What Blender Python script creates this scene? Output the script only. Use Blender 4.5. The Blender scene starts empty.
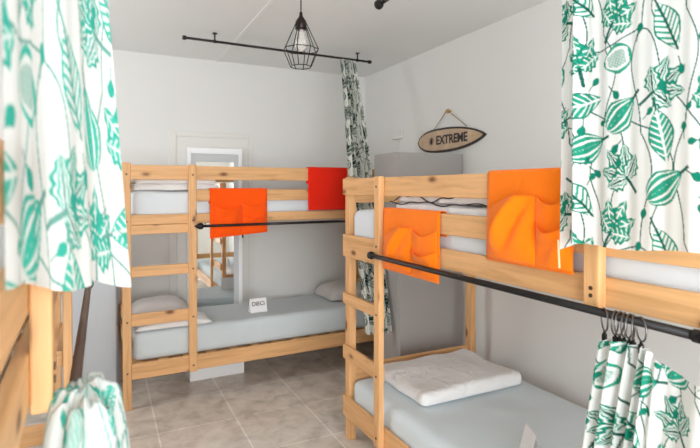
import bpy, bmesh, math, random
import numpy as np
from mathutils import Vector, Matrix, noise
random.seed(7)
C = bpy.context.scene.collection
PI = math.pi
S = bpy.context.scene

# ------------------------------------------------------------------ helpers
def lin(c):
    return tuple(((x/255)/12.92 if x/255 <= .04045 else ((x/255+.055)/1.055)**2.4) for x in c)
def L4(c): return (*lin(c), 1)

def obj(name, bm, mat, parent=None, smooth=False, mods=None):
    me = bpy.data.meshes.new(name)
    bmesh.ops.recalc_face_normals(bm, faces=bm.faces[:])
    bm.to_mesh(me); bm.free()
    if smooth:
        for p in me.polygons: p.use_smooth = True
    o = bpy.data.objects.new(name, me); C.objects.link(o)
    if mat: me.materials.append(mat)
    if parent: o.parent = parent
    return o
def thing(name, label, cat, loc=(0,0,0), rz=0, group=None):
    o = bpy.data.objects.new(name, None); C.objects.link(o)
    o.empty_display_size = .05
    o.location = loc; o.rotation_euler = (0,0,rz)
    o['label'] = label; o['category'] = cat
    if group: o['group'] = group
    return o
def tag(o, label, cat, group=None):
    o['label'] = label; o['category'] = cat
    if group: o['group'] = group
    return o
def struct(o): o['kind'] = 'structure'; return o

def add_box(bm, a, b, bev=0, seg=1):
    lo = [min(a[i],b[i]) for i in range(3)]; hi = [max(a[i],b[i]) for i in range(3)]
    vs = [bm.verts.new((x,y,z)) for x in (lo[0],hi[0]) for y in (lo[1],hi[1]) for z in (lo[2],hi[2])]
    fs = [bm.faces.new([vs[i] for i in f]) for f in ((0,1,3,2),(4,6,7,5),(0,4,5,1),(2,3,7,6),(0,2,6,4),(1,5,7,3))]
    if bev:
        es = list({e for f in fs for e in f.edges})
        bmesh.ops.bevel(bm, geom=es, offset=bev, segments=seg, affect='EDGES', profile=.5)
def box(a, b, bev=0, seg=1):
    bm = bmesh.new(); add_box(bm, a, b, bev, seg); return bm
def add_tube(bm, pts, r, n=10, caps=True, closed=False):
    pts = [Vector(p) for p in pts]; rings = []
    m = len(pts)
    prev = None
    for i, p in enumerate(pts):
        if closed: t = pts[(i+1)%m]-pts[i-1]
        else: t = pts[min(i+1,m-1)]-pts[max(i-1,0)]
        t.normalize()
        if prev is None:
            a = Vector((0,0,1)) if abs(t.z) < .9 else Vector((1,0,0))
            x = t.cross(a).normalized()
        else:
            x = (prev - t*prev.dot(t)).normalized()
        prev = x; y = t.cross(x)
        rr = r[i] if isinstance(r,(list,tuple)) else r
        rings.append([bm.verts.new(p + (x*math.cos(2*PI*k/n)+y*math.sin(2*PI*k/n))*rr) for k in range(n)])
    for i in range(m if closed else m-1):
        A, B = rings[i], rings[(i+1)%m]
        for k in range(n): bm.faces.new((A[k],A[(k+1)%n],B[(k+1)%n],B[k]))
    if caps and not closed:
        bm.faces.new(rings[0]); bm.faces.new(rings[-1][::-1])
def tube(pts, r, n=10, closed=False):
    bm = bmesh.new(); add_tube(bm, pts, r, n, True, closed); return bm
def lathe(prof, n=24, axis='z', at=(0,0,0)):
    bm = bmesh.new(); rings = []
    for r, h in prof:
        ring = []
        for k in range(n):
            a = 2*PI*k/n; p = (r*math.cos(a), r*math.sin(a), h)
            if axis == 'x': p = (h, p[0], p[1])
            if axis == 'y': p = (p[0], h, p[1])
            ring.append(bm.verts.new(Vector(p)+Vector(at)))
        rings.append(ring)
    for A,B in zip(rings, rings[1:]):
        for k in range(n): bm.faces.new((A[k],A[(k+1)%n],B[(k+1)%n],B[k]))
    bm.faces.new(rings[0]); bm.faces.new(rings[-1][::-1])
    return bm
def grid(nu, nv, f, thick=0):
    """sheet f(s,t) -> xyz ; optional thickness as a closed double sheet"""
    P = [[Vector(f(i/nu, j/nv)) for j in range(nv+1)] for i in range(nu+1)]
    bm = bmesh.new()
    V = [[bm.verts.new(p) for p in row] for row in P]
    for i in range(nu):
        for j in range(nv): bm.faces.new((V[i][j],V[i+1][j],V[i+1][j+1],V[i][j+1]))
    if thick:
        bm.normal_update()
        W = [[bm.verts.new(V[i][j].co - V[i][j].normal*thick) for j in range(nv+1)] for i in range(nu+1)]
        for i in range(nu):
            for j in range(nv): bm.faces.new((W[i][j],W[i][j+1],W[i+1][j+1],W[i+1][j]))
        for i in range(nu):
            bm.faces.new((V[i][0],W[i][0],W[i+1][0],V[i+1][0])); bm.faces.new((V[i][nv],V[i+1][nv],W[i+1][nv],W[i][nv]))
        for j in range(nv):
            bm.faces.new((V[0][j],V[0][j+1],W[0][j+1],W[0][j])); bm.faces.new((V[nu][j],W[nu][j],W[nu][j+1],V[nu][j+1]))
    return bm
def nz(p, s=1, seed=0): return noise.noise(Vector((p[0]*s+seed*7.3, p[1]*s-seed*3.1, p[2]*s+seed*1.7)))

# ------------------------------------------------------------------ materials
def new_mat(name):
    m = bpy.data.materials.new(name); m.use_nodes = True
    nt = m.node_tree; b = nt.nodes['Principled BSDF']; return m, nt, b
def N(nt, t, **kw):
    n = nt.nodes.new(t)
    for k, v in kw.items():
        if hasattr(n, k): setattr(n, k, v)
        else: n.inputs[k].default_value = v
    return n
def ramp(nt, stops):
    r = nt.nodes.new('ShaderNodeValToRGB'); e = r.color_ramp.elements
    while len(e) > 1: e.remove(e[-1])
    e[0].position, e[0].color = stops[0]
    for p, c in stops[1:]:
        x = e.new(p); x.color = c
    return r
def plain(name, c, rough=.5, metal=0, spec=.5, nscale=0, namp=.06, bump=0, bscale=200):
    m, nt, b = new_mat(name)
    b.inputs['Base Color'].default_value = L4(c); b.inputs['Roughness'].default_value = rough
    b.inputs['Metallic'].default_value = metal; b.inputs['Specular IOR Level'].default_value = spec
    tc = N(nt,'ShaderNodeTexCoord')
    if nscale:
        n = N(nt,'ShaderNodeTexNoise', Scale=nscale, Detail=4); nt.links.new(tc.outputs['Object'], n.inputs['Vector'])
        lo = tuple(max(0,x*(1-namp)) for x in lin(c)); hi = tuple(x*(1+namp) for x in lin(c))
        r = ramp(nt, [(.3,(*lo,1)),(.7,(*hi,1))]); nt.links.new(n.outputs['Fac'], r.inputs['Fac'])
        nt.links.new(r.outputs['Color'], b.inputs['Base Color'])
    if bump:
        n = N(nt,'ShaderNodeTexNoise', Scale=bscale, Detail=3); nt.links.new(tc.outputs['Object'], n.inputs['Vector'])
        bp = N(nt,'ShaderNodeBump', Strength=bump, Distance=.002); nt.links.new(n.outputs['Fac'], bp.inputs['Height'])
        nt.links.new(bp.outputs['Normal'], b.inputs['Normal'])
    return m
def fabric(name, c, transl=.0, bump=.3, bscale=900, wr=0, wscale=9):
    m, nt, b = new_mat(name)
    b.inputs['Base Color'].default_value = L4(c); b.inputs['Roughness'].default_value = .9
    b.inputs['Specular IOR Level'].default_value = .15
    b.inputs['Sheen Weight'].default_value = .15
    tc = N(nt,'ShaderNodeTexCoord')
    n = N(nt,'ShaderNodeTexNoise', Scale=bscale, Detail=2); nt.links.new(tc.outputs['Object'], n.inputs['Vector'])
    bp = N(nt,'ShaderNodeBump', Strength=bump, Distance=.001); nt.links.new(n.outputs['Fac'], bp.inputs['Height'])
    last = bp
    if wr:
        n2 = N(nt,'ShaderNodeTexNoise', Scale=wscale, Detail=3, Distortion=.8); nt.links.new(tc.outputs['Object'], n2.inputs['Vector'])
        b2 = N(nt,'ShaderNodeBump', Strength=wr, Distance=.02); nt.links.new(n2.outputs['Fac'], b2.inputs['Height'])
        nt.links.new(bp.outputs['Normal'], b2.inputs['Normal']); last = b2
    nt.links.new(last.outputs['Normal'], b.inputs['Normal'])
    return m
def pine(name, axis, base):
    m, nt, b = new_mat(name)
    tc = N(nt,'ShaderNodeTexCoord'); oi = N(nt,'ShaderNodeObjectInfo')
    add = N(nt,'ShaderNodeVectorMath', operation='ADD')
    sc = N(nt,'ShaderNodeVectorMath', operation='SCALE'); sc.inputs['Scale'].default_value = 13.7
    cmb = N(nt,'ShaderNodeCombineXYZ')
    for i in range(3): nt.links.new(oi.outputs['Random'], cmb.inputs[i])
    nt.links.new(cmb.outputs[0], sc.inputs[0]); nt.links.new(tc.outputs['Object'], add.inputs[0]); nt.links.new(sc.outputs[0], add.inputs[1])
    mp = N(nt,'ShaderNodeMapping'); nt.links.new(add.outputs[0], mp.inputs['Vector'])
    s = [26,26,26]; s[axis] = 1.6; mp.inputs['Scale'].default_value = s
    n = N(nt,'ShaderNodeTexNoise', Scale=1.6, Detail=5, Roughness=.6, Distortion=.6); nt.links.new(mp.outputs[0], n.inputs['Vector'])
    d = tuple(x*.80 for x in lin(base)); h = tuple(min(1,x*1.13) for x in lin(base))
    d = (d[0], d[1]*.93, d[2]*.82)
    r = ramp(nt, [(.28,(*d,1)),(.5,L4(base)),(.72,(*h,1))]); nt.links.new(n.outputs['Fac'], r.inputs['Fac'])
    # knots
    mp2 = N(nt,'ShaderNodeMapping'); nt.links.new(add.outputs[0], mp2.inputs['Vector'])
    s2 = [9,9,9]; s2[axis] = 4.2; mp2.inputs['Scale'].default_value = s2
    v = N(nt,'ShaderNodeTexVoronoi', Scale=1.0); nt.links.new(mp2.outputs[0], v.inputs['Vector'])
    kr = ramp(nt, [(.04,(1,1,1,1)),(.09,(.75,.75,.75,1)),(.13,(.25,.25,.25,1)),(.2,(0,0,0,1))]); nt.links.new(v.outputs['Distance'], kr.inputs['Fac'])
    mx = N(nt,'ShaderNodeMix', data_type='RGBA'); nt.links.new(kr.outputs['Color'], mx.inputs[0])
    nt.links.new(r.outputs['Color'], mx.inputs[6]); mx.inputs[7].default_value = L4((120,70,34))
    nt.links.new(mx.outputs[2], b.inputs['Base Color'])
    b.inputs['Roughness'].default_value = .48; b.inputs['Specular IOR Level'].default_value = .35
    bp = N(nt,'ShaderNodeBump', Strength=.08, Distance=.002); nt.links.new(n.outputs['Fac'], bp.inputs['Height'])
    nt.links.new(bp.outputs['Normal'], b.inputs['Normal'])
    return m
PINE = (222,172,120)
M = dict(
  px=pine('pine_along', 0, PINE), py=pine('pine_across', 1, PINE), pz=pine('pine_upright', 2, PINE),
  wall=plain('wall_plaster', (223,222,219), .85, nscale=1.5, namp=.015, bump=.15, bscale=60),
  ceil=plain('ceiling_paint', (227,228,226), .9, nscale=1.2, namp=.012),
  strip=plain('cable_strip', (230,230,228), .6),
  doorp=plain('door_paint', (222,220,215), .5, nscale=3, namp=.01),
  black=plain('black_metal', (24,22,22), .45, .3),
  iron=plain('dark_iron', (46,38,36), .4, .6),
  chrome=plain('steel_ring', (120,118,118), .3, 1.0),
  brown=plain('brown_rod', (92,72,62), .45, .2),
  sheet=fabric('blue_grey_sheet', (205,213,216), wr=.12, wscale=7),
  sheetb=fabric('pale_blue_sheet', (212,222,227), wr=.10, wscale=6),
  sheetw=fabric('white_sheet', (222,228,234), wr=.15, wscale=8),
  duvet=fabric('white_cotton', (234,233,233), wr=.8, wscale=11),
  greyp=fabric('beige_pillow', (206,200,196), wr=.3, wscale=12),
  orange=fabric('orange_cotton', (255,126,10), bump=.4, wr=.25, wscale=14),
  orange2=fabric('deep_orange_cotton', (255,88,10), bump=.4, wr=.25, wscale=14),
  red=fabric('red_cotton', (240,40,16), bump=.4, wr=.25, wscale=12),
  wardrobe=plain('grey_laminate', (166,162,159), .45, nscale=2, namp=.015),
  cab=plain('white_laminate', (196,201,206), .4, nscale=2, namp=.01),
  white=plain('white_paint', (244,244,244), .35),
  lgrey=plain('pale_grey_paint', (200,202,203), .4),
  plastic=plain('white_plastic', (222,220,216), .4),
  card=plain('card_paper', (240,238,238), .7),
  ink=plain('dark_ink', (52,48,52), .6),
  board=plain('board_wood', (196,168,140), .55, nscale=14, namp=.14),
  rim=plain('dark_rim', (48,36,30), .5),
  rope=plain('jute_rope', (150,116,84), .9),
  peg=plain('brass_peg', (196,150,84), .4, .5),
  string=plain('cream_strap', (236,205,160), .8),
  bolt=plain('dark_bolt', (70,48,34), .5),
  base=plain('slat_wood', (206,160,108), .6),
)
# mirror
m, nt, b = new_mat('mirror_glass'); b.inputs['Base Color'].default_value = (.9,.92,.92,1); b.inputs['Metallic'].default_value = 1; b.inputs['Roughness'].default_value = .015; M['mirror'] = m
# bulb
m, nt, b = new_mat('bulb_glass'); b.inputs['Base Color'].default_value = (.93,.9,.86,1); b.inputs['Roughness'].default_value = .15; b.inputs['Transmission Weight'].default_value = .75; M['bulb'] = m
# floor tiles
m, nt, b = new_mat('stone_tiles')
tc = N(nt,'ShaderNodeTexCoord'); mp = N(nt,'ShaderNodeMapping'); nt.links.new(tc.outputs['Object'], mp.inputs['Vector'])
mp.inputs['Location'].default_value = (.17,.10,0)
br = N(nt,'ShaderNodeTexBrick'); br.offset = 0; br.inputs['Scale'].default_value = 1; br.inputs['Brick Width'].default_value = .45; br.inputs['Row Height'].default_value = .45
br.inputs['Mortar Size'].default_value = .005; br.inputs['Mortar Smooth'].default_value = .3
br.inputs['Color1'].default_value = L4((218,209,199)); br.inputs['Color2'].default_value = L4((212,202,191)); br.inputs['Mortar'].default_value = L4((236,231,224))
nt.links.new(mp.outputs[0], br.inputs['Vector'])
n1 = N(nt,'ShaderNodeTexNoise', Scale=8, Detail=5, Roughness=.6, Distortion=.35); nt.links.new(tc.outputs['Object'], n1.inputs['Vector'])
r1 = ramp(nt, [(.3,(.66,.62,.59,1)),(.5,(.95,.93,.91,1)),(.68,(1.12,1.12,1.12,1))]); nt.links.new(n1.outputs['Fac'], r1.inputs['Fac'])
mu = N(nt,'ShaderNodeMix', data_type='RGBA', blend_type='MULTIPLY'); mu.inputs[0].default_value = .85
nt.links.new(br.outputs['Color'], mu.inputs[6]); nt.links.new(r1.outputs['Color'], mu.inputs[7]); nt.links.new(mu.outputs[2], b.inputs['Base Color'])
b.inputs['Roughness'].default_value = .2; b.inputs['Specular IOR Level'].default_value = .4
bp = N(nt,'ShaderNodeBump', Strength=.15, Distance=.003); bp.invert = True; nt.links.new(br.outputs['Fac'], bp.inputs['Height']); nt.links.new(bp.outputs['Normal'], b.inputs['Normal'])
M['floor'] = m
# printed curtain: the print is a colour attribute laid out in cloth coordinates
def cloth_mat(name, transl):
    m, nt, b = new_mat(name); nt.nodes.remove(b); out = nt.nodes['Material Output']
    at = N(nt,'ShaderNodeAttribute', attribute_name='print')
    d = N(nt,'ShaderNodeBsdfDiffuse'); t = N(nt,'ShaderNodeBsdfTranslucent'); mx = N(nt,'ShaderNodeMixShader'); mx.inputs[0].default_value = transl
    nt.links.new(at.outputs['Color'], d.inputs['Color']); nt.links.new(at.outputs['Color'], t.inputs['Color'])
    tc = N(nt,'ShaderNodeTexCoord'); n = N(nt,'ShaderNodeTexNoise', Scale=700, Detail=2); nt.links.new(tc.outputs['Object'], n.inputs['Vector'])
    bp = N(nt,'ShaderNodeBump', Strength=.2, Distance=.001); nt.links.new(n.outputs['Fac'], bp.inputs['Height']); nt.links.new(bp.outputs['Normal'], d.inputs['Normal'])
    nt.links.new(d.outputs[0], mx.inputs[1]); nt.links.new(t.outputs[0], mx.inputs[2]); nt.links.new(mx.outputs[0], out.inputs['Surface'])
    return m
M['cloth'] = cloth_mat('printed_cotton', .28)

# ------------------------------------------------------------------ the fig-leaf print
TS, TN, PS = .46, 440, 1.12
def make_print(teal, teal2, dark, ground=(228,231,230), seed=3):
    rnd = random.Random(seed)
    g = (np.arange(TN)+.5)/TN*TS; X, Y = np.meshgrid(g, g, indexing='ij')
    img = np.empty((TN,TN,3)); img[:] = lin(ground)
    cT, cT2, cD, cW, cG = [np.array(lin(c)) for c in (teal, teal2, dark, ground, (196,206,202))]
    def loc(cx, cy, ang, a):
        dx = ((X-cx+TS/2)%TS)-TS/2; dy = ((Y-cy+TS/2)%TS)-TS/2
        c, s = math.cos(ang), math.sin(ang)
        return (dx*c+dy*s)/a, (-dx*s+dy*c)/a
    def put(mask, col): img[mask] = col
    def stem(p0, p1, bend, w=.0016):
        p0, p1 = np.array(p0), np.array(p1); d = p1-p0; nrm = np.array([-d[1], d[0]])
        D = np.full((TN,TN), 9.); qs = []
        for k in range(17):
            t = k/16; qs.append(p0+d*t+nrm*bend*math.sin(PI*t)+nrm*bend*.4*math.sin(2*PI*t))
        for q0, q1 in zip(qs, qs[1:]):
            dx = ((X-q0[0]+TS/2)%TS)-TS/2; dy = ((Y-q0[1]+TS/2)%TS)-TS/2; e = q1-q0
            h_ = np.clip((dx*e[0]+dy*e[1])/(e@e+1e-12),0,1)
            D = np.minimum(D, np.hypot(dx-h_*e[0],dy-h_*e[1]))
        put(D < w, cD)
    def fruit(cx, cy, ang, a):
        x, y = loc(cx,cy,ang,a)
        w = .78*np.sqrt(np.clip(1-y**2,0,1))*np.where(y>0, 1-.62*y, 1.0)+1e-6
        q = x/w; ins = (np.abs(q) < 1)&(np.abs(y) < 1)
        put(ins, cT)
        ph = np.abs(np.arcsin(np.clip(q,-1,1))/(PI/2))*3.2
        put(ins&(np.mod(ph+.35,1) < .36)&(y < .8), cW)
        put(ins&(np.abs(q) > .9)&(np.abs(y) < .97), cT2)
        put((np.abs(x) < .07)&(y > .9)&(y < 1.45), cD)
    def half(cx, cy, ang, a):
        x, y = loc(cx,cy,ang,a); w = .85*np.sqrt(np.clip(1-y**2,0,1))*np.where(y>0,1-.5*y,1.)+1e-6
        r = np.hypot(x/.85, y)
        q = np.abs(x)/w; ins = (q < 1)&(np.abs(y) < 1)
        put(ins, cT); put(ins&(q < .76)&(np.abs(y) < .8), cW)
        sp = (np.sin(x*26)*np.sin(y*26+x*9) > -.1)
        put(ins&(q < .55)&(np.abs(y) < .6), cG); put(ins&(q < .55)&(np.abs(y) < .6)&sp, cT*.5+cG*.5)
    def leaf(cx, cy, ang, a, style):
        x, y = loc(cx,cy,ang,a)
        w = .52*np.clip(1-np.abs(y)**1.7,0,1)*np.where(y>0,1-.25*y,1.)+1e-6
        q = np.abs(x)/w; ins = (q < 1)&(np.abs(y) < 1)
        put(ins, cT if style else cW)
        vein = np.mod((y+.9*np.abs(x))*4.2,1) < (.3 if style else .42)
        put(ins&vein, cW if style else cT)
        put(ins&(np.abs(x) < .045), cW if style else cD)
        put(ins&(q > .86), cT2)
        put((np.abs(x) < .04)&(y < -.9)&(y > -1.4), cD)
    def palm(cx, cy, ang, a, style):
        for k, (da, ln) in enumerate(((0,1),(.62,.9),(-.62,.9),(1.2,.66),(-1.2,.66))):
            x, y = loc(cx,cy,ang+da,a); t = y/ln
            w = .24*np.clip(np.sin(PI*np.clip(t,0,1)**.75),0,1)*(1+.16*np.sin(t*24))+1e-6
            q = np.abs(x)/w; ins = (q < 1)&(t > 0)&(t < 1)
            put(ins, cT if style else cW)
            if style: put(ins&(np.mod((t*5+q*.9),1) < .25)&(q > .15), cW)
            else: put(ins&(np.mod(q*2.6+t*.6,1) < .45), cT)
            put(ins&(q > .72), cT2); put(ins&(q < .12), cD if not style else cW)
        x, y = loc(cx,cy,ang,a); put((np.abs(x) < .04)&(y < .05)&(y > -.5), cD)
    def bud(cx, cy, ang, a):
        x, y = loc(cx,cy,ang,a); w = .7*np.sqrt(np.clip(1-y**2,0,1))*np.where(y>0,1-.7*y,1.)
        put((np.abs(x) < w), cT2); put((np.abs(x) < .1)&(y > .8)&(y < 2.2), cD)
    pts = [(.06,.05),(.06,.16),(.05,.27),(.07,.385),(.175,.03),(.165,.145),(.18,.255),(.165,.36),
           (.285,.07),(.275,.185),(.29,.30),(.28,.415),(.40,.02),(.395,.125),(.405,.235),(.395,.345)]
    for i in range(len(pts)):
        p = pts[i]; q = pts[(i*5+3)%len(pts)]
        d = [((q[k]-p[k]+TS/2)%TS)-TS/2 for k in (0,1)]
        if math.hypot(*d) < .24: stem(p, (p[0]+d[0],p[1]+d[1]), rnd.uniform(-.3,.3))
    for xx, b_ in ((.115,.12),(.235,-.14),(.345,.11),(.455,-.1)):
        stem((xx,0),(xx+.0,TS*.5), b_); stem((xx,TS*.5),(xx,TS), -b_)
    kinds = [0,3,1,4,3,2,0,5,1,0,4,3,5,4,2,0]
    for i, (px_, py_) in enumerate(pts):
        px_ += rnd.uniform(-.012,.012); py_ += rnd.uniform(-.012,.012); a = rnd.uniform(0,2*PI); k = kinds[i]
        if k == 0: fruit(px_,py_,a*.35+2.6,.048)
        elif k == 1: half(px_,py_,a,.040)
        elif k == 2: leaf(px_,py_,a,.060,1)
        elif k == 3: palm(px_+.03*math.sin(a),py_-.03*math.cos(a),a,.086,1)
        elif k == 4: palm(px_+.03*math.sin(a),py_-.03*math.cos(a),a,.086,0)
        else: leaf(px_,py_,a,.060,0)
    for _ in range(26): bud(rnd.uniform(0,TS), rnd.uniform(0,TS), rnd.uniform(0,6.28), rnd.uniform(.009,.014))
    return img
PRINT = make_print((44,152,126),(28,128,106),(26,92,80))
PRINT_LIT = make_print((70,186,166),(60,172,154),(110,165,155))  # paler greens: light coming through the near cloth is put into the colour
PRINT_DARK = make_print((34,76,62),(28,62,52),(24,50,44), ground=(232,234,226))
def curtain(name, f, cw, ch, step, mat, pr, label, off=(0,0), group='leaf print curtains', ps=1.0):
    """f(s,t) gives the place of the cloth point s across (0..1) and t down (0..1)"""
    nu, nv = max(8,int(cw/step)), max(8,int(ch/step))
    bm = grid(nu, nv, f)
    o = obj(name, bm, mat, None, True)
    me = o.data
    ii = np.repeat(np.arange(nu+1), nv+1)/nu*cw+off[0]; jj = np.tile(np.arange(nv+1), nu+1)/nv*ch+off[1]
    ix = ii/(TS*PS*ps)*TN; iy = jj/(TS*PS*ps)*TN
    x0 = np.floor(ix).astype(int); y0 = np.floor(iy).astype(int); fx = (ix-x0)[:,None]; fy = (iy-y0)[:,None]
    g = lambda a,b: pr[a%TN, b%TN]
    col = g(x0,y0)*(1-fx)*(1-fy)+g(x0+1,y0)*fx*(1-fy)+g(x0,y0+1)*(1-fx)*fy+g(x0+1,y0+1)*fx*fy
    a = me.color_attributes.new('print','FLOAT_COLOR','POINT')
    a.data.foreach_set('color', np.hstack([col, np.ones((len(col),1))]).astype(np.float32).ravel())
    return tag(o, label, 'curtain', group)

# ------------------------------------------------------------------ the room
W, D, ZC, XL, YR = 2.245, 4.2, 2.462, -1.18, -1.6
struct(obj('floor', box((XL-.1,YR-.1,-.1),(W+.1,D+.1,0)), M['floor']))
struct(obj('ceiling', box((XL-.1,YR-.1,ZC),(W+.1,D+.1,ZC+.1)), M['ceil']))
struct(obj('wall_back', box((XL-.1,D,0),(W+.1,D+.1,ZC)), M['wall']))
struct(obj('wall_right', box((W,YR-.1,0),(W+.1,D,ZC)), M['wall']))
LY0, LY1, LZ0, LZ1 = 2.75, 3.5, 1.1, 2.05
bm = bmesh.new()
add_box(bm,(XL-.1,YR-.1,0),(XL,LY0,ZC)); add_box(bm,(XL-.1,LY1,0),(XL,D,ZC)); add_box(bm,(XL-.1,LY0,0),(XL,LY1,LZ0)); add_box(bm,(XL-.1,LY0,LZ1),(XL,LY1,ZC))
struct(obj('wall_left', bm, M['wall']))
bm = bmesh.new()
for a, b_ in (((LY0,LZ0),(LY0+.05,LZ1)),((LY1-.05,LZ0),(LY1,LZ1)),((LY0,LZ0),(LY1,LZ0+.05)),((LY0,LZ1-.05),(LY1,LZ1))):
    add_box(bm,(XL-.07,a[0],a[1]),(XL-.02,b_[0],b_[1]),.004)
struct(obj('added_window', bm, M['white']))  # unseen side window, added to carry more daylight to the back
WX0, WX1, WZ0, WZ1 = -1.0, 1.25, .25, 2.3
bm = bmesh.new()
add_box(bm,(XL,YR-.1,0),(WX0,YR,ZC)); add_box(bm,(WX1,YR-.1,0),(W,YR,ZC)); add_box(bm,(WX0,YR-.1,0),(WX1,YR,WZ0)); add_box(bm,(WX0,YR-.1,WZ1),(WX1,YR,ZC))
struct(obj('wall_rear', bm, M['wall']))
bm = bmesh.new()
for a, b_ in (((WX0,WZ0),(WX0+.05,WZ1)),((WX1-.05,WZ0),(WX1,WZ1)),((WX0,WZ0),(WX1,WZ0+.05)),((WX0,WZ1-.05),(WX1,WZ1)),((.1,WZ0),(.15,WZ1))):
    add_box(bm,(a[0],YR-.07,a[1]),(b_[0],YR-.02,b_[1]),.004)
struct(obj('window_1', bm, M['white']))
# flat cable cover on the ceiling, along the room
struct(obj('trim_1', box((.846,0,ZC-.006),(.874,D,ZC),.002), M['strip']))
# closed door in the back wall, behind the mirror
dr = bpy.data.objects.new('door_1', None); C.objects.link(dr); dr.location = (.8,D,0); dr['kind'] = 'structure'
obj('door_leaf', box((-.262,-.004,0),(.315,.0,1.825),.001), M['doorp'], dr)
bm = bmesh.new(); add_box(bm,(-.325,-.007,0),(-.268,0,1.868),.003); obj('jamb', bm, M['doorp'], dr)
obj('jamb', box((.318,-.007,0),(.352,0,1.868),.003), M['doorp'], dr)
obj('lintel', box((-.268,-.007,1.828),(.318,0,1.868),.003), M['doorp'], dr)

# ------------------------------------------------------------------ bunk beds
def bunk(label, loc, rz, sg, P):
    """local x runs from the ladder end to the other end, local y (times sg) from the front to the wall"""
    t = thing('bunk_bed', label, 'bunk bed', loc, rz, None)
    Ln, dep, H = P['L'], P['dep'], P['H']
    def bx(name, a, b, mat, par=t, bev=.004):
        return obj(name, box((a[0],sg*a[1],a[2]),(b[0],sg*b[1],b[2]),bev,2), M[mat], par)
    pw, pd, rt = .05, .045, .022
    def bolts(par, u, v, zs):
        for z in zs:
            obj('bolt', lathe([(.0,-.001),(.006,-.0012),(.006,.002),(0,.002)],10,'y',(u,sg*(v)-.0*sg,z)), M['bolt'], par)
    for u in (0, Ln-pw):
        for v in (rt if P['over'] else .0, dep-pd):
            p = bx('post', (u,v,0),(u+pw,v+pd,H), 'pz')
            if v < .1: bolts(p, u+pw/2, v-.0005, P['bz'])
    u0 = .012 if P['over'] else pw
    u1 = Ln-u0
    d, lw, lt = P['d'], .05, .030
    zt, zg, zm, zl = P['top'], P['mid'], P['mat'], P['low']
    # front rails
    bx('guard_rail', (u0,0,zt[0]-(.0)),(u1,rt,zt[1]), 'px')
    bx('guard_rail', (d+.01,0,zg[0]),(u1,rt,zg[1]), 'px')
    bx('side_rail', ((d+.006) if P['over'] else u0,0,zm[0]),(u1,rt,zm[1]), 'px')
    bx('side_rail', (u0,0,zl[0]),(u1,rt,zl[1]), 'px')
    # ladder
    p = bx('ladder_post', (d,-lt,P['zb']),(d+lw,0,P['Hl']), 'pz')
    bolts(p, d+lw/2, -lt-.0005, P['bz'])
    for a, b_ in P['rungs']: bx('rung', (u0,0,a),(d+.02,rt,b_), 'px')
    p = bx('rail_post', (Ln-d-lw,-lt,zm[0]-.012),(Ln-d,0,P['Hl']), 'pz')
    bolts(p, Ln-d-lw/2, -lt-.0005, (zm[0]+.03, zm[0]+.05))
    # wall-side rails
    for z in (zg, zm, zl): bx('back_rail', (0,dep-.001,z[0]),(Ln,dep+.02,z[1]), 'px')
    # end boards
    for u in (.014, Ln-.014-.022):
        for z in P['ends']: bx('end_board', (u,.045 if not P['over'] else .067,z[0]),(u+.022,dep-pd,z[1]), 'py')
    # slatted bases
    for zz in (P['base_low'], P['base_up']):
        bm = bmesh.new(); n = 13
        for i in range(n):
            a = .06+(Ln-.17)*i/(n-1); add_box(bm,(a,sg*(rt+.002),zz-.02),(a+.055,sg*(dep-.004),zz))
        for v in (.1, dep-.16): add_box(bm,(.06,sg*v,zz-.045),(Ln-.06,sg*(v+.03),zz-.02))
        obj('slat_base', bm, M['base'], t)
    return t
PA = dict(L=2.04, dep=.63, H=1.575, Hl=1.568, over=False, d=.401, zb=.191, top=(1.468,1.561), mid=(1.324,1.403), mat=(1.178,1.242), low=(.191,.292),
          rungs=((1.117,1.176),(.845,.912),(.532,.609)), ends=((.36,.45),(.50,.58),(1.18,1.25),(1.40,1.48)), base_low=.292, base_up=1.215, bz=(.235,.56,.88,1.2,1.5))
PB = dict(L=2.06, dep=.93, H=1.474, Hl=1.47, over=True, d=.418, zb=.154, top=(1.376,1.466), mid=(1.229,1.312), mat=(1.092,1.172), low=(.14,.25),
          rungs=((1.032,1.156),(.769,.829),(.46,.537)), ends=((.325,.41),(1.13,1.2),(1.33,1.41)), base_low=.175, base_up=1.125, bz=(.20,.50,.80,1.13,1.42))
bunk('pine bunk bed against the back wall in front of the tall mirror', (.112,3.442,0), .0287, 1, PA)
bunk('pine bunk bed along the right wall with two orange organisers hung on it', (1.212,2.548,0), -PI/2+.0071, 1, PB)
bunk('pine bunk bed along the left side, mostly hidden by the near leaf print curtain', (-.142,2.50,0), -PI/2+.027, -1, PB)
def place(root):  # local frame helpers
    pass
ca, sa = math.cos(.0287), math.sin(.0287)
def A(u, v, z): return Vector((.112+u*ca-v*sa, 3.442+u*sa+v*ca, z))
db = .0071
def B(u, v, z): return Vector((1.212+u*math.sin(db)+v*math.cos(db), 2.548-u*math.cos(db)+v*math.sin(db), z))
dc = .027
def Cc(u, v, z): return Vector((-.142+u*math.sin(dc)-v*math.cos(dc), 2.50-u*math.cos(dc)-v*math.sin(dc), z))

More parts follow.
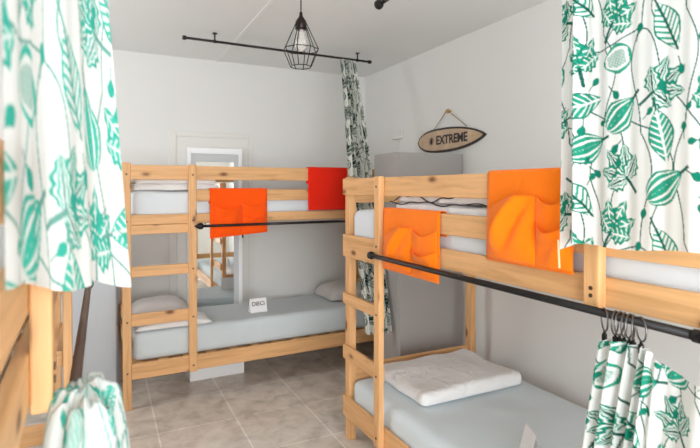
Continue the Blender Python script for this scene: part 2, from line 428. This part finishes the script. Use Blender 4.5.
# ------------------------------------------------------------------ bedding
def slab(F, u0, u1, v0, v1, z0, z1, r, seed, amp=.006, nu=60, nv=30, mound=.0):
    """soft mattress: a rounded block"""
    bm = bmesh.new(); add_box(bm,(u0,v0,z0),(u1,v1,z1))
    bmesh.ops.subdivide_edges(bm, edges=bm.edges[:], cuts=1)
    me = bmesh.new(); bm.free()
    bm = me
    n1, n2, n3 = nu, nv, 8
    # super-ellipsoid block via grid of box faces
    def pt(a, b, c):
        p = Vector((u0+(u1-u0)*a, v0+(v1-v0)*b, z0+(z1-z0)*c))
        q = Vector((min(max(p.x,u0+r),u1-r), min(max(p.y,v0+r),v1-r), min(max(p.z,z0+r*.6),z1-r)))
        dlt = p-q
        if dlt.length > 1e-9:
            rr = max(abs(dlt.x)/r, abs(dlt.y)/r, abs(dlt.z)/(r if dlt.z>0 else r*.6))
            dn = Vector((dlt.x/r, dlt.y/r, dlt.z/(r if dlt.z>0 else r*.6)))
            dn = dn.normalized()*rr
            p = q+Vector((dn.x*r, dn.y*r, dn.z*(r if dn.z>0 else r*.6)))
        if c > .05:
            p.z += amp*nz(p,6,seed)*c + mound*math.sin(PI*a)*math.sin(PI*b)
            if b < .02: p.y += amp*.6*nz(p,8,seed+3)
        return p
    cache = {}
    def V(i,j,k):
        key = (i,j,k)
        if key not in cache:
            p = pt(i/n1,j/n2,k/n3); cache[key] = bm.verts.new(F(p.x,p.y,p.z))
        return cache[key]
    for i in range(n1):
        for j in range(n2):
            for k in (0,n3): bm.faces.new((V(i,j,k),V(i+1,j,k),V(i+1,j+1,k),V(i,j+1,k)))
    for i in range(n1):
        for k in range(n3):
            for j in (0,n2): bm.faces.new((V(i,j,k),V(i+1,j,k),V(i+1,j,k+1),V(i,j,k+1)))
    for j in range(n2):
        for k in range(n3):
            for i in (0,n1): bm.faces.new((V(i,j,k),V(i,j+1,k),V(i,j+1,k+1),V(i,j,k+1)))
    return bm
def mattress(F, a, mat, label, seed):
    o = obj('mattress', slab(F,*a,.045,seed), M[mat], None, True); return tag(o,label,'mattress')
mattress(A,(.062,1.975,.03,.60,.292,.478),'sheet','pale blue-grey sheeted mattress on the lower bunk at the back wall',1)
mattress(A,(.062,1.975,.03,.60,1.215,1.392),'sheetw','white sheeted mattress on the upper bunk at the back wall',2)
mattress(B,(.06,1.985,.03,.905,.175,.35),'sheetb','pale blue sheeted mattress on the lower bunk along the right wall',3)
mattress(B,(.06,1.985,.03,.905,1.125,1.295),'sheetw','white sheeted mattress on the upper bunk along the right wall',4)
mattress(Cc,(.06,1.985,.03,.905,.175,.33),'sheet','pale blue mattress low on the bunk behind the left curtains',5)
mattress(Cc,(.06,1.985,.03,.905,1.125,1.26),'sheet','grey sheeted mattress on the upper left bunk behind its rail',6)

def cushion(c, lx, ly, h, rz, seed, tilt=0, flat=.0, wr=.008, base=.18):
    """pillow: two domed faces meeting in a soft seam"""
    bm = bmesh.new(); n = 26; R = Matrix.Rotation(rz,4,'Z') @ Matrix.Rotation(tilt,4,'X')
    c = Vector(c); top = {}; bot = {}
    for i in range(n+1):
        for j in range(n+1):
            a = -1+2*i/n; b_ = -1+2*j/n
            prof = max(0,(1-abs(a)**3.2)*(1-abs(b_)**3.2))**.42
            x = a*lx/2*(1-.06*(1-abs(b_))*abs(a)); y = b_*ly/2*(1-.06*(1-abs(a))*abs(b_))
            w = nz((x,y,0),9,seed)*wr + nz((x,y,0),22,seed+5)*wr*.5
            zt_ = h*base + h*(1-base)*prof*(1+flat*0) + w*prof
            zb_ = h*base*(1-prof)
            top[i,j] = bm.verts.new(c+(R@Vector((x,y,zt_))))
            edge = i in (0,n) or j in (0,n)
            bot[i,j] = top[i,j] if edge else bm.verts.new(c+(R@Vector((x,y,zb_))))
    for i in range(n):
        for j in range(n):
            bm.faces.new((top[i,j],top[i+1,j],top[i+1,j+1],top[i,j+1]))
            q = (bot[i,j],bot[i,j+1],bot[i+1,j+1],bot[i+1,j])
            bm.faces.new(q)
    return bm
def pillow(name, mat, label, cat, *a, **k):
    return tag(obj(name, cushion(*a,**k), M[mat], None, True), label, cat)
pillow('pillow','duvet','flat white pillow by the ladder on the lower back bunk, before the beige one','pillow',(.43,3.60,.482),.50,.26,.06,.03,1)
pillow('pillow','greyp','plump beige-grey pillow in the corner of the lower back bunk by the ladder','pillow',(.37,3.885,.482),.42,.30,.13,.03,2)
pillow('pillow','greyp','beige-white pillow at the far right end of the lower back bunk','pillow',(1.86,3.86,.482),.42,.36,.13,.0,3)

def folded(F, u0, u1, v0, v1, z0, layers, th, mat, name, label, cat, seed, dark=False):
    """folded bedding: stacked soft layers"""
    t = bpy.data.objects.new(name, None); C.objects.link(t); tag(t,label,cat)
    c = F((u0+u1)/2,(v0+v1)/2,z0); t.location = c
    for k in range(layers):
        s = .012*k
        bm = slab(lambda x,y,z: F(x,y,z)-c, u0+s, u1-s*1.5, v0+s*.6, v1-s, z0+th*k, z0+th*(k+1)*1.0-.002, th*.46, seed+k, amp=.010, nu=40, nv=24)
        obj('fold', bm, M[mat], t, True)
    return t
folded(A,.07,.62,.05,.55,1.397,2,.042,'duvet','folded_duvet','white folded duvet on the upper back bunk behind the ladder','bedding',11)
# rumpled white duvet on the upper bunk at the right
def rumple(F,u0,u1,v0,v1,z0,h,seed):
    n1,n2 = 70,36
    def f(s,t):
        u = u0+(u1-u0)*s; v = v0+(v1-v0)*t
        e = min(1, min(s,1-s)*9)*min(1,min(t,1-t)*7); e = math.sqrt(max(e,0))
        z = z0+.004+h*e*(.75+.35*nz((u,v,0),5,seed)) + e*.02*(1-abs(nz((u*1,v*3,0),7,seed+2))*2.2)
        return F(u+.012*nz((u,v,1),9,seed),v+.012*nz((u,v,2),9,seed),max(z,z0+.002))
    def g(s,t):
        u = u0+(u1-u0)*s; v = v0+(v1-v0)*t; return F(u,v,z0)
    return grid(n1,n2,f,.004)
rd = folded(B,.50,1.24,.035,.80,1.297,2,.050,'duvet','rumpled_duvet','white rumpled duvet with dark piping on the upper right bunk behind the top rail','bedding',21)
o0 = Vector(rd.location)
for (zb_,ph,u0_,u1_,am) in ((1.347,.3,.48,1.22,.006),(1.370,1.9,.50,.98,.012)):
    pts = []
    for k in range(40):
        u = u0_+(u1_-u0_)*k/39
        pts.append(B(u,.031+.006*math.sin(u*23+ph),zb_+am*math.sin(u*19+ph)+am*.6*math.sin(u*41+ph*2))-o0)
    obj('piping', tube(pts,.0028,6), M['ink'], rd, True)
# plump folded duvet on the lower right bunk
dv = bpy.data.objects.new('folded_duvet', None); C.objects.link(dv); dv.location = B(.35,.47,.352); tag(dv,'white folded duvet at the ladder end of the lower right bunk','bedding')
bm = slab(lambda x,y,z: B(x,y,z)-Vector(dv.location), .12,.55,.18,.775,.355,.40,.020,31,amp=.008,nu=50,nv=40); obj('fold',bm,M['duvet'],dv,True)
bm = slab(lambda x,y,z: B(x,y,z)-Vector(dv.location), .095,.578,.155,.80,.360,.425,.030,33,amp=.018,nu=64,nv=50,mound=.012); obj('fold',bm,M['duvet'],dv,True)
# red blanket in the left bunk
tag(obj('red_blanket', slab(Cc,1.30,1.50,.08,.40,1.262,1.285,.01,41,amp=.006,nu=20,nv=16), M['red'],None,True),'small red cloth lying on the upper left bunk mattress','blanket')

# ------------------------------------------------------------------ organisers
def organiser(F, u0, u1, z0, z1, rail_t, mat, label, pockets, v=-.004, sag=.0, slant=0, strap=None, group='orange bed organisers'):
    t = thing('bed_organiser', label, 'organiser', F((u0+u1)/2, v, z0), 0, group)
    o0 = Vector(t.location)
    wd = u1-u0; ht = z1-z0
    def f(s, q):                      # q: 0 behind the rail -> over the top -> 1 at the hem
        u = u0+wd*s; back = .10; tot = back+.03+ht; d = q*tot
        if d < back: p = (u, rail_t+.004, z1-back+d)
        elif d < back+.03:
            a = (d-back)/.03; p = (u, rail_t+.004+(v-rail_t-.004)*a, z1+.004*math.sin(PI*a))
        else:
            e = (d-back-.03)/ht
            p = (u+slant*e*(1-s), v-.003*e-.006*abs(nz((u,e,0),7,3))*e, z1-e*(ht+sag*(1-s)))
        return F(*p)-o0
    obj('panel', grid(24,48,f,.002), M[mat], t, True)
    for (a, b_, top, bot, bul, style) in pockets:
        def g(s, q, a=a,b_=b_,top=top,bot=bot,bul=bul,style=style):
            u = u0+wd*(a+(b_-a)*s); e = top+(bot-top)*q
            z = z1-e*(ht+sag*(1-(a+(b_-a)*s)))
            mouth = (1-q)
            if style == 'flap':       # slack pocket whose mouth folds into a point
                bulge = bul*(math.sin(PI*s)**.7)*(.30+.70*math.sin(PI*min(1,q*.8+.2)))
                z -= .30*ht*mouth**1.5*max(0,.75-s)**1.3
                bulge += .75*bul*math.exp(-((s-.12-.62*(1-q))/.10)**2)*math.sin(PI*min(1,q+.1))
                bulge -= .45*bul*math.exp(-((s-.36-.55*(1-q))/.09)**2)*math.sin(PI*min(1,q+.1))
            else:
                bulge = bul*math.sin(PI*s)**.7*(.22+.78*mouth**1.3)
                bulge += .22*bul*math.sin(7*s+5*q)*math.sin(PI*q)*math.sin(PI*s)
                z -= .030*mouth*math.sin(PI*s)
            return F(u+slant*e*(1-s), v-.005-max(0,bulge)-.003*e, z)-o0
        obj('pocket', grid(22,22,g,.0015), M[mat], t, True)
    if strap:
        obj('strap', tube([F(*p)-o0 for p in strap[0]], strap[2], 6), M[strap[1]], t)
    return t
organiser(A,.541,.945,1.10,1.407,.022,'orange2','deep orange pocket organiser hanging beside the ladder of the back bunk',
          ((.08,.52,.34,.95,.024,'p'),(.54,.97,.28,.93,.012,'p'),(.55,.97,.56,.95,.026,'p')), v=-.006, sag=.03, strap=([(.765,-.006,1.12),(.768,-.006,1.065)],'black',.006))
organiser(B,.475,.915,1.03,1.316,.022,'orange','orange pocket organiser hanging nearest the ladder of the right bunk',
          ((.04,.56,.27,.95,.030,'flap'),(.56,.97,.26,.95,.014,'p'),(.57,.98,.55,.96,.030,'p')), v=-.006)
organiser(B,1.192,1.548,1.165,1.47,.022,'orange','larger bright orange pocket organiser over the top rail of the right bunk',
          ((.02,.62,.26,.97,.045,'flap'),(.62,.98,.25,.96,.016,'p'),(.63,.99,.52,.97,.036,'p')), v=-.010, strap=([(1.522,-.046,1.265),(1.528,-.047,1.185)],'string',.003))
# plain red cloth folded over the top rail of the back bunk
def redf(s,q):
    u = 1.262+.39*s; back=.12; tot=back+.03+.318; d=q*tot
    if d < back: p=(u,.026,1.566-back+d)
    elif d < back+.03:
        a=(d-back)/.03; p=(u,.026-.034*a,1.566+.003*math.sin(PI*a))
    else:
        e=(d-back-.03)/.318; p=(u,-.008-.012*e*abs(nz((u*2,e,0),3,8))-.008*math.sin(e*PI*.5)*(.5+.5*math.sin(u*14)),1.566-e*.318)
    return A(*p)
tag(obj('hanging_cloth', grid(26,44,redf,.002), M['red'],None,True),'plain red cloth folded over the top rail of the back bunk','cloth')

# ------------------------------------------------------------------ curtain rods
def rod(name, p0, p1, r, label, mat, brackets, finials=(1,1), fin='ball', group=None):
    p0, p1 = Vector(p0), Vector(p1); t = thing(name, label, 'curtain rod', p0, 0, group); dv_ = p1-p0; dn = dv_.normalized()
    obj('pole', tube([Vector((0,0,0)), dv_], r, 14), M[mat], t, True)
    for k, e in enumerate((p0,p1)):
        if finials[k]:
            q = e-p0; s = -1 if k == 0 else 1
            if fin == 'ball': pts = [(0,1.0),(.008,1.6),(.018,2.2),(.030,2.3),(.040,1.6),(.047,.7)]
            elif fin == 'spear': pts = [(0,1.0),(.006,1.9),(.014,2.3),(.028,2.3),(.042,1.5),(.060,.35)]
            else: pts = [(0,1.5),(.004,1.7),(.02,1.7),(.024,1.5)]
            obj('finial', tube([q+dn*s*a for a,_ in pts], [r*b_ for _,b_ in pts], 14), M['black'], t, True)
    for f, end in brackets:
        q = p0.lerp(p1,f); e = Vector(end)+q if False else Vector(end(q)); n = (e-q).normalized()
        bm = bmesh.new(); add_tube(bm, [q-p0, e-p0], r*.62, 10)
        add_tube(bm, [e-p0-n*.006, e-p0], r*1.9, 14)
        add_tube(bm, [q-p0-dn*.008, q-p0+dn*.008], r*1.35, 14)
        obj('bracket', bm, M['black'], t)
    return t
up = lambda q: (q.x,q.y,ZC)
rod('curtain_rod',(.504,3.448,2.405),(1.885,3.475,2.405),.0085,'thin black ceiling rod with square ends across the back of the room','iron',((.135,up),(.93,up)),fin='cap')
rod('curtain_rod',(1.165,2.02,2.27),(1.172,-.2,2.27),.010,'black ceiling rod with a ball end above the right bunk','iron',((.15,up),(.9,up)),finials=(1,1))
rod('curtain_rod',(-.03,2.0,2.27),(-.03,-.2,2.27),.010,'black ceiling rod carrying the near left curtain','iron',((.15,up),(.9,up)))
rod('bunk_curtain_rod',A(.492,-.048,1.160),A(1.93,-.048,1.160),.0095,'dark rod with pointed end fixed across the back bunk front','iron',((.985,lambda q:(q.x,q.y+.05,q.z+.03)),),finials=(1,0),fin='spear')
rod('bunk_curtain_rod',B(.44,-.050,1.088),B(1.915,-.050,1.088),.0110,'black rod running along the right bunk below its organisers','black',((.99,lambda q:(q.x+.05,q.y,q.z+.015)),),fin='cap')
rod('bunk_curtain_rod',(-.046,2.0,1.07),(-.0455,.885,1.066),.0100,'brown rod along the left bunk above the bunched curtain','brown',((.02,lambda q:(q.x-.075,q.y,q.z+.03)),),finials=(1,0),fin='cap')

# ------------------------------------------------------------------ curtains
def hang(path0, path1, z0, z1, amp, nfold, ph=0, lo=1.0):
    """cloth between two plan-view end points, folds across; returns f(s,t)"""
    a0, a1 = Vector(path0), Vector(path1); dd = a1-a0; nn = Vector((-dd.y,dd.x)).normalized()
    def f(s, t):
        am = amp(s) if callable(amp) else amp
        w = nfold*2*PI
        off = am*(.6+.4*t)*math.sin(w*s+ph+.5*math.sin(3*s)+.25*math.sin(4*t+s*5)) + am*.35*math.sin(2.3*w*s+1+t)
        p = a0+dd*s + nn*off
        zz = z0(s) if callable(z0) else z0
        z = zz+((z1(s) if callable(z1) else z1)-zz)*t
        return (p.x,p.y,z)
    return f
# right, upper: gathered folds at its far edge then nearly flat
h = hang((1.135,.985),(1.135,.612), 2.262, lambda s:1.262+.012*s-.018*max(0,1-s*7)+.004*math.sin(s*9), lambda s: .020*math.exp(-((s-.12)/.13)**2)+.0035, 4.0)
curtain('curtain', h, .46, 1.0, .0022, M['cloth'], PRINT, 'leaf print curtain hanging over the top rail of the right bunk', (.10,.05))
# right, lower: clipped to rings on the bunk rod
def rl(s,t):
    y = .872-.37*s + (.055*(1-s)*min(1,t*2.2)) + .02*s*t
    gat = math.exp(-((s-.18)/.22)**2)
    sag = .045*math.sin(PI*min(1,max(0,(s-.36)/.52)))*math.exp(-t*5)
    left = .02*math.exp(-t*6)*max(0,1-s/.06)
    x = 1.150-.016*gat*math.sin(s*78+.4*t)-.010*math.sin(s*21+1.2*t)+.012*t
    if s < .4: y = y*(1-.0)+( -.02*math.sin(PI*s/.4))*math.exp(-t*3)
    return (x,y,1.035-sag-left-t*.80)
curtain('curtain', rl, .56, .80, .0024, M['cloth'], PRINT, 'leaf print curtain clipped by rings below the right bunk rod', (.02,.21))
# left, upper, near the camera
def lu(s,t):
    # rests against the rail and swings out into the aisle towards its far edge
    y = .600+.43*s**.8; x = -.094+(.060+.066*t)*s**1.25
    o = .022*math.sin(s*13.5+.6*math.sin(2*t))*(.5+.5*min(1,s*2))+.007*math.sin(s*31+t)
    F_ = .4388*x+.8986*y
    zb = 1.415-F_*(.2035-.012*s)+.006*math.sin(s*11)
    return (x+max(o,-.01)*.6, y-o*.6, 2.26+(zb-2.26)*t)
curtain('curtain', lu, .62, 1.02, .003, M['cloth'], PRINT_LIT, 'large leaf print curtain hanging nearest the viewer over the left bunk', (.30,.02), ps=1.35)
# left, lower: bunched curtain on the bunk rod
def ll(s,t):
    a = 2*PI*s; zz = 1.092-.88*max(0,t-.07)
    k = math.sqrt(1-(1-min(1,t/.15))**2)
    fold = 1+(.11*math.sin(6*a+2.5*t)+.07*math.sin(11*a-4*t))*k
    lump = .018*nz((math.cos(a)*1.2,math.sin(a)*1.2,t*5),1.6,5)
    w_ = .050+.018*min(1,t*2)
    top = .022*(1-k)
    return (-.022+w_*.86*fold*k*math.cos(a)+lump*k, .870-.01*t+(.088+.015*min(1,t*2))*fold*k*math.sin(a)+lump*.6, zz+top+.022*nz((math.cos(a)*k,math.sin(a)*k,t),4,2)*math.exp(-t*3))
curtain('curtain', ll, .80, .95, .005, M['cloth'], PRINT_LIT, 'bunched white leaf print curtain gathered on the left bunk rod', (.2,.3), ps=1.3)
# back: gathered curtain at the end of the ceiling rod, drawn forward beside the wardrobe
def bk(s,t):
    cx = [(0,1.700,3.462),(.40,1.650,3.17),(.75,1.628,2.965),(1,1.622,2.84)]
    for (t0,x0,y0),(t1,x1,y1) in zip(cx,cx[1:]):
        if t <= t1+1e-9:
            k=(t-t0)/(t1-t0); px_=x0+(x1-x0)*k; py_=y0+(y1-y0)*k; break
    wdt = .060+.040*min(1,t*2)+.0*t
    fold = math.sin(s*2*PI*6.5)*.022*(.6+.5*t)+.008*math.sin(s*37+3*t)
    return (px_+(s-.5)*2*wdt+.004*math.sin(9*t), py_+fold, 2.395-1.93*t)
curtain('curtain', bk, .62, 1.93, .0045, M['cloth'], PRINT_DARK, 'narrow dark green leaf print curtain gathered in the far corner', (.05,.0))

# ------------------------------------------------------------------ curtain rings and clips
def ring_at(y, tilt, label):
    c = Vector((1.166,y,1.088-.014)); t = thing('curtain_ring', label, 'curtain ring', c, 0, 'metal rings on the right bunk rod')
    pts = []
    for k in range(28):
        a = 2*PI*k/28; p = Vector((math.cos(a)*.029,0,math.sin(a)*.029)); p.rotate(Matrix.Rotation(tilt,3,'Z')); pts.append(p)
    obj('hoop', tube(pts,.0022,8,True), M['chrome'], t, True)
    bm = bmesh.new(); add_tube(bm,[(0,0,-.029),(0,0,-.037)],.0035,8); add_box(bm,(-.006,-.005,-.060),(.006,.005,-.036),.002)
    obj('clip', bm, M['black'], t)
    return t
ys = [.868,.838,.826,.814,.800,.790,.770]; tl = [.9,.35,.25,.4,.3,.5,.95]
lb = ['steel ring hanging loose at the far end of the row on the right bunk rod','steel ring second from the far end of the row on the right rod',
      'steel ring third from the far end of the row on the right rod','steel ring in the middle of the row on the right rod',
      'steel ring third from the near end of the row on the right rod','steel ring second from the near end of the row on the right rod','steel ring slanting at the near end of the row on the right rod']
for y_, t_, l_ in zip(ys,tl,lb): ring_at(y_,t_,l_)

# ------------------------------------------------------------------ pendant lamp
pl = thing('pendant_lamp','black wire cage pendant lamp hanging from the ceiling','lamp',(.860,2.262,ZC))
zt_, zb_ = 2.205-ZC, 1.995-ZC
obj('canopy', lathe([(0,0),(.045,0),(.045,-.012),(.03,-.03),(0,-.032)],24), M['black'], pl, True)
obj('cord', tube([(0,0,-.02),(0,0,zt_+.045)],.003,8), M['black'], pl)
obj('socket', lathe([(0,zt_+.05),(.007,zt_+.05),(.009,zt_+.03),(.026,zt_+.006),(.028,zt_-.03),(.022,zt_-.034),(0,zt_-.034)],20), M['iron'], pl, True)
bm = bmesh.new(); nw = 8; zmid = zb_+.082
for k in range(nw):
    a = 2*PI*k/nw+.2; c_, s_ = math.cos(a), math.sin(a)
    add_tube(bm,[(.026*c_,.026*s_,zt_-.002),(.085*c_,.085*s_,zmid),(.05*c_,.05*s_,zb_)],.0022,6)
for rr, zz in ((.085,zmid),(.05,zb_)):
    add_tube(bm,[(rr*math.cos(2*PI*k/nw+.2),rr*math.sin(2*PI*k/nw+.2),zz) for k in range(nw)],.0022,6,closed=True)
obj('cage', bm, M['black'], pl)
obj('bulb', lathe([(0,zt_-.03),(.014,zt_-.034),(.014,zt_-.05),(.026,zt_-.085),(.03,zt_-.105),(.025,zt_-.125),(.012,zt_-.136),(0,zt_-.138)],20), M['bulb'], pl, True)

# ------------------------------------------------------------------ wardrobe, white cabinet, mirror, box
wd = thing('wardrobe','tall plain grey wardrobe in the corner behind the right bunk','wardrobe',(1.73,2.762,0))
obj('carcass', box((0,.02,.0),(W-1.73-.004,.34,1.648),.004), M['wardrobe'], wd)
obj('door', box((.002,0,.05),(W-1.73-.006,.019,1.646),.003), M['wardrobe'], wd)
obj('plinth', box((.01,.006,0),(W-1.73-.01,.02,.047)), M['wardrobe'], wd)
cb = thing('shallow_cabinet','plain white cabinet standing beside the left post of the back bunk','cabinet',(.085,3.868,0),math.radians(-15))
obj('carcass', box((-.56,.016,.0),(0,.13,1.12),.008,3), M['cab'], cb)
obj('door', box((-.558,0,.004),(-.002,.015,1.118),.007,3), M['cab'], cb)
mr = thing('standing_mirror','tall white framed mirror standing against the back wall','mirror',(.832,4.166,0))
def fr(name, x0,x1,z0,z1,w,y0,y1,mat):
    bm = bmesh.new()
    add_box(bm,(x0,y0,z0),(x0+w,y1,z1),.002); add_box(bm,(x1-w,y0,z0),(x1,y1,z1),.002)
    add_box(bm,(x0+w,y0,z1-w*1.6),(x1-w,y1,z1),.002); add_box(bm,(x0+w,y0,z0),(x1-w,y1,z0+w*1.6),.002)
    return obj(name, bm, M[mat], mr)
fr('frame',-.222,.222,.0,1.738,.030,-.014,.016,'white')
fr('inner_frame',-.192,.192,.048,1.690,.040,-.004,.012,'lgrey')
obj('glass', box((-.152,.002,.112),(.152,.008,1.626)), M['mirror'], mr)
wb = thing('storage_box','low white box under the lower back bunk','box',(.765,3.765,0),.03)
obj('body', box((-.20,0,0),(.205,.26,.10),.006,2), M['white'], wb)
obj('lid', box((-.203,-.003,.10),(.208,.263,.125),.006,2), M['white'], wb)

# ------------------------------------------------------------------ surfboard sign
sg = thing('surfboard_sign','small wooden surfboard sign with dark rim hanging on the right wall','sign',(W-.012,2.905,1.762))
def outline(k, sc=1.0):
    # u from -1 (round tail, far end) to +1 (pointed nose, near end)
    pts = []
    n = 40
    for i in range(n+1):
        u = -1+2*i/n
        w = (1-abs((u+.18)/1.18)**2.2 if u > -.18 else 1-abs((u+.18)/.82)**3.2)
        w = max(0,w)**(.62 if u < -.18 else .80)
        pts.append((u, w))
    up_ = [(-.382*u*sc, .088*w*sc) for u,w in pts]; dn_ = [(-.382*u*sc, -.088*w*sc) for u,w in pts[1:-1]][::-1]
    return up_+dn_
def plate(sc, x0, x1):
    bm = bmesh.new(); o_ = outline(0,1)
    o_ = [(a*(1-sc/.382), b_*(1-sc/.088)) for a,b_ in o_]
    f0 = [bm.verts.new((x0,a,b_)) for a,b_ in o_]; f1 = [bm.verts.new((x1,a,b_)) for a,b_ in o_]
    bm.faces.new(f0); bm.faces.new(f1[::-1])
    for i in range(len(o_)): bm.faces.new((f0[i],f1[i],f1[(i+1)%len(o_)],f0[(i+1)%len(o_)]))
    return bm
obj('rim', plate(0,-.010,.010), M['rim'], sg)
obj('board', plate(.015,-.013,.0), M['board'], sg)
obj('stringer', box((-.0137,-.36,-.0012),(-.0125,.36,.0012)), M['peg'], sg)
def text(body, size, loc, rot, mat, parent, ext=.0006, sx=1.0, bold=0.0):
    cu = bpy.data.curves.new('lettering','FONT'); cu.body = body; cu.size = size; cu.extrude = ext; cu.align_x = 'CENTER'; cu.align_y = 'CENTER'; cu.offset = bold
    o = bpy.data.objects.new('lettering', cu); C.objects.link(o); o.scale = (sx,1,1)
    dg = bpy.context.evaluated_depsgraph_get(); me = bpy.data.meshes.new_from_object(o.evaluated_get(dg)); bpy.data.objects.remove(o)
    for v in me.vertices: v.co.x *= sx
    o = bpy.data.objects.new('lettering', me); C.objects.link(o); me.materials.clear(); me.materials.append(mat)
    o.location = loc; o.rotation_euler = rot; o.parent = parent; return o
text('EXTREME', .088, (-.0145,-.040,-.002), (PI/2,0,-PI/2), M['ink'], sg, bold=.0026, sx=.96)
bm = bmesh.new()                                                          # little sun-burst mark before the word
for k in range(6):
    a = PI*k/6; add_tube(bm,[(-.0142,.195+.03*math.cos(a),.03*math.sin(a)),(-.0142,.195-.03*math.cos(a),-.03*math.sin(a))],.0022,6)
obj('emblem', bm, M['ink'], sg)
obj('rope', tube([(-.004,.205,.062),(-.016,.012,.200),(-.016,-.0,.204),(-.016,-.012,.200),(-.004,-.20,.072)],.003,8), M['rope'], sg)
wp = thing('wall_peg','round brass peg on the right wall holding the surfboard sign rope','peg',(W,2.905,1.962))
obj('knob', lathe([(0,-.032),(.012,-.032),(.016,-.026),(.014,-.018),(.008,-.014),(.008,0),(0,0)],18,'x'), M['peg'], wp, True)
# small wall box with cable
wx = thing('wall_socket','small white cable box on the right wall above the grey wardrobe','socket box',(W,3.60,1.857))
obj('box', box((-.026,-.075,-.034),(0,.075,.034),.005,2), M['plastic'], wx)
obj('cable', tube([(-.006,-.012,-.03),(-.006,-.014,-.4)],.0035,8), M['plastic'], wx)

# ------------------------------------------------------------------ number cards
def card(loc, rz, w, h_, label, txt):
    t = thing('name_card', label, 'card', loc, rz)
    tilt = .25
    bm = bmesh.new()
    add_box(bm,(-w/2,-.0006,0),(w/2,.0006,h_)); 
    bmesh.ops.rotate(bm, verts=bm.verts[:], cent=(0,0,0), matrix=Matrix.Rotation(-tilt,3,'X'))
    obj('front_panel', bm, M['card'], t)
    dy = 2*h_*math.sin(tilt)
    bm = bmesh.new(); add_box(bm,(-w/2,-.0006,0),(w/2,.0006,h_))
    bmesh.ops.rotate(bm, verts=bm.verts[:], cent=(0,0,0), matrix=Matrix.Rotation(tilt,3,'X'))
    bmesh.ops.translate(bm, verts=bm.verts[:], vec=(0,dy,0))
    obj('back_panel', bm, M['card'], t)
    if txt:
        zc_ = h_*.62
        text(txt, .042, (0,zc_*math.sin(tilt)-.0016,zc_*math.cos(tilt)), (PI/2-tilt,0,0), M['ink'], t, ext=.0003, bold=.0006)
    return t
card((1.052,3.655,.479),.10,.132,.105,'white lettered card standing on the lower back bunk sheet','DIECI')
card((1.545,1.44,.352),1.12,.11,.11,'blank white card standing on the lower right bunk mattress',None)

# ------------------------------------------------------------------ light, world, camera
w = bpy.data.worlds.new('World'); S.world = w; w.use_nodes = True
bg = w.node_tree.nodes['Background']; bg.inputs['Color'].default_value = (.93,.97,1.0,1); bg.inputs['Strength'].default_value = 6.0
def area(name, loc, rot, sx, sy, portal, power=0, col=(1,1,1)):
    l = bpy.data.lights.new(name,'AREA'); l.shape = 'RECTANGLE'; l.size = sx; l.size_y = sy; l.energy = power; l.color = col
    if portal: l.cycles.is_portal = True
    o = bpy.data.objects.new(name,l); C.objects.link(o); o.location = loc; o.rotation_euler = rot; return o
area('window_daylight',((WX0+WX1)/2,YR-.11,(WZ0+WZ1)/2),(PI/2,0,0),WX1-WX0,WZ1-WZ0,True)
area('added_side_daylight',(XL-.11,(LY0+LY1)/2,(LZ0+LZ1)/2),(PI/2,0,-PI/2),LY1-LY0,LZ1-LZ0,True)  # portal of the added side window
cam = bpy.data.cameras.new('camera'); co = bpy.data.objects.new('camera',cam); C.objects.link(co)
co.location = (0,0,1.415); co.rotation_euler = (PI/2-.0127,0,-.4542)
cam.sensor_fit = 'HORIZONTAL'; cam.sensor_width = 36; cam.lens = 500.8/700*36
cam.shift_x = (350-346.8)/700; cam.shift_y = (194.1-224)/700
cam.clip_start = .05
cam.dof.use_dof = True; cam.dof.focus_distance = 2.0; cam.dof.aperture_fstop = 4.0
S.camera = co
S.view_settings.view_transform = 'Standard'; S.view_settings.look = 'None'; S.view_settings.gamma = 1; S.view_settings.use_curve_mapping = False
S.view_settings.exposure = 0.76
S.cycles.max_bounces = 10; S.cycles.diffuse_bounces = 6
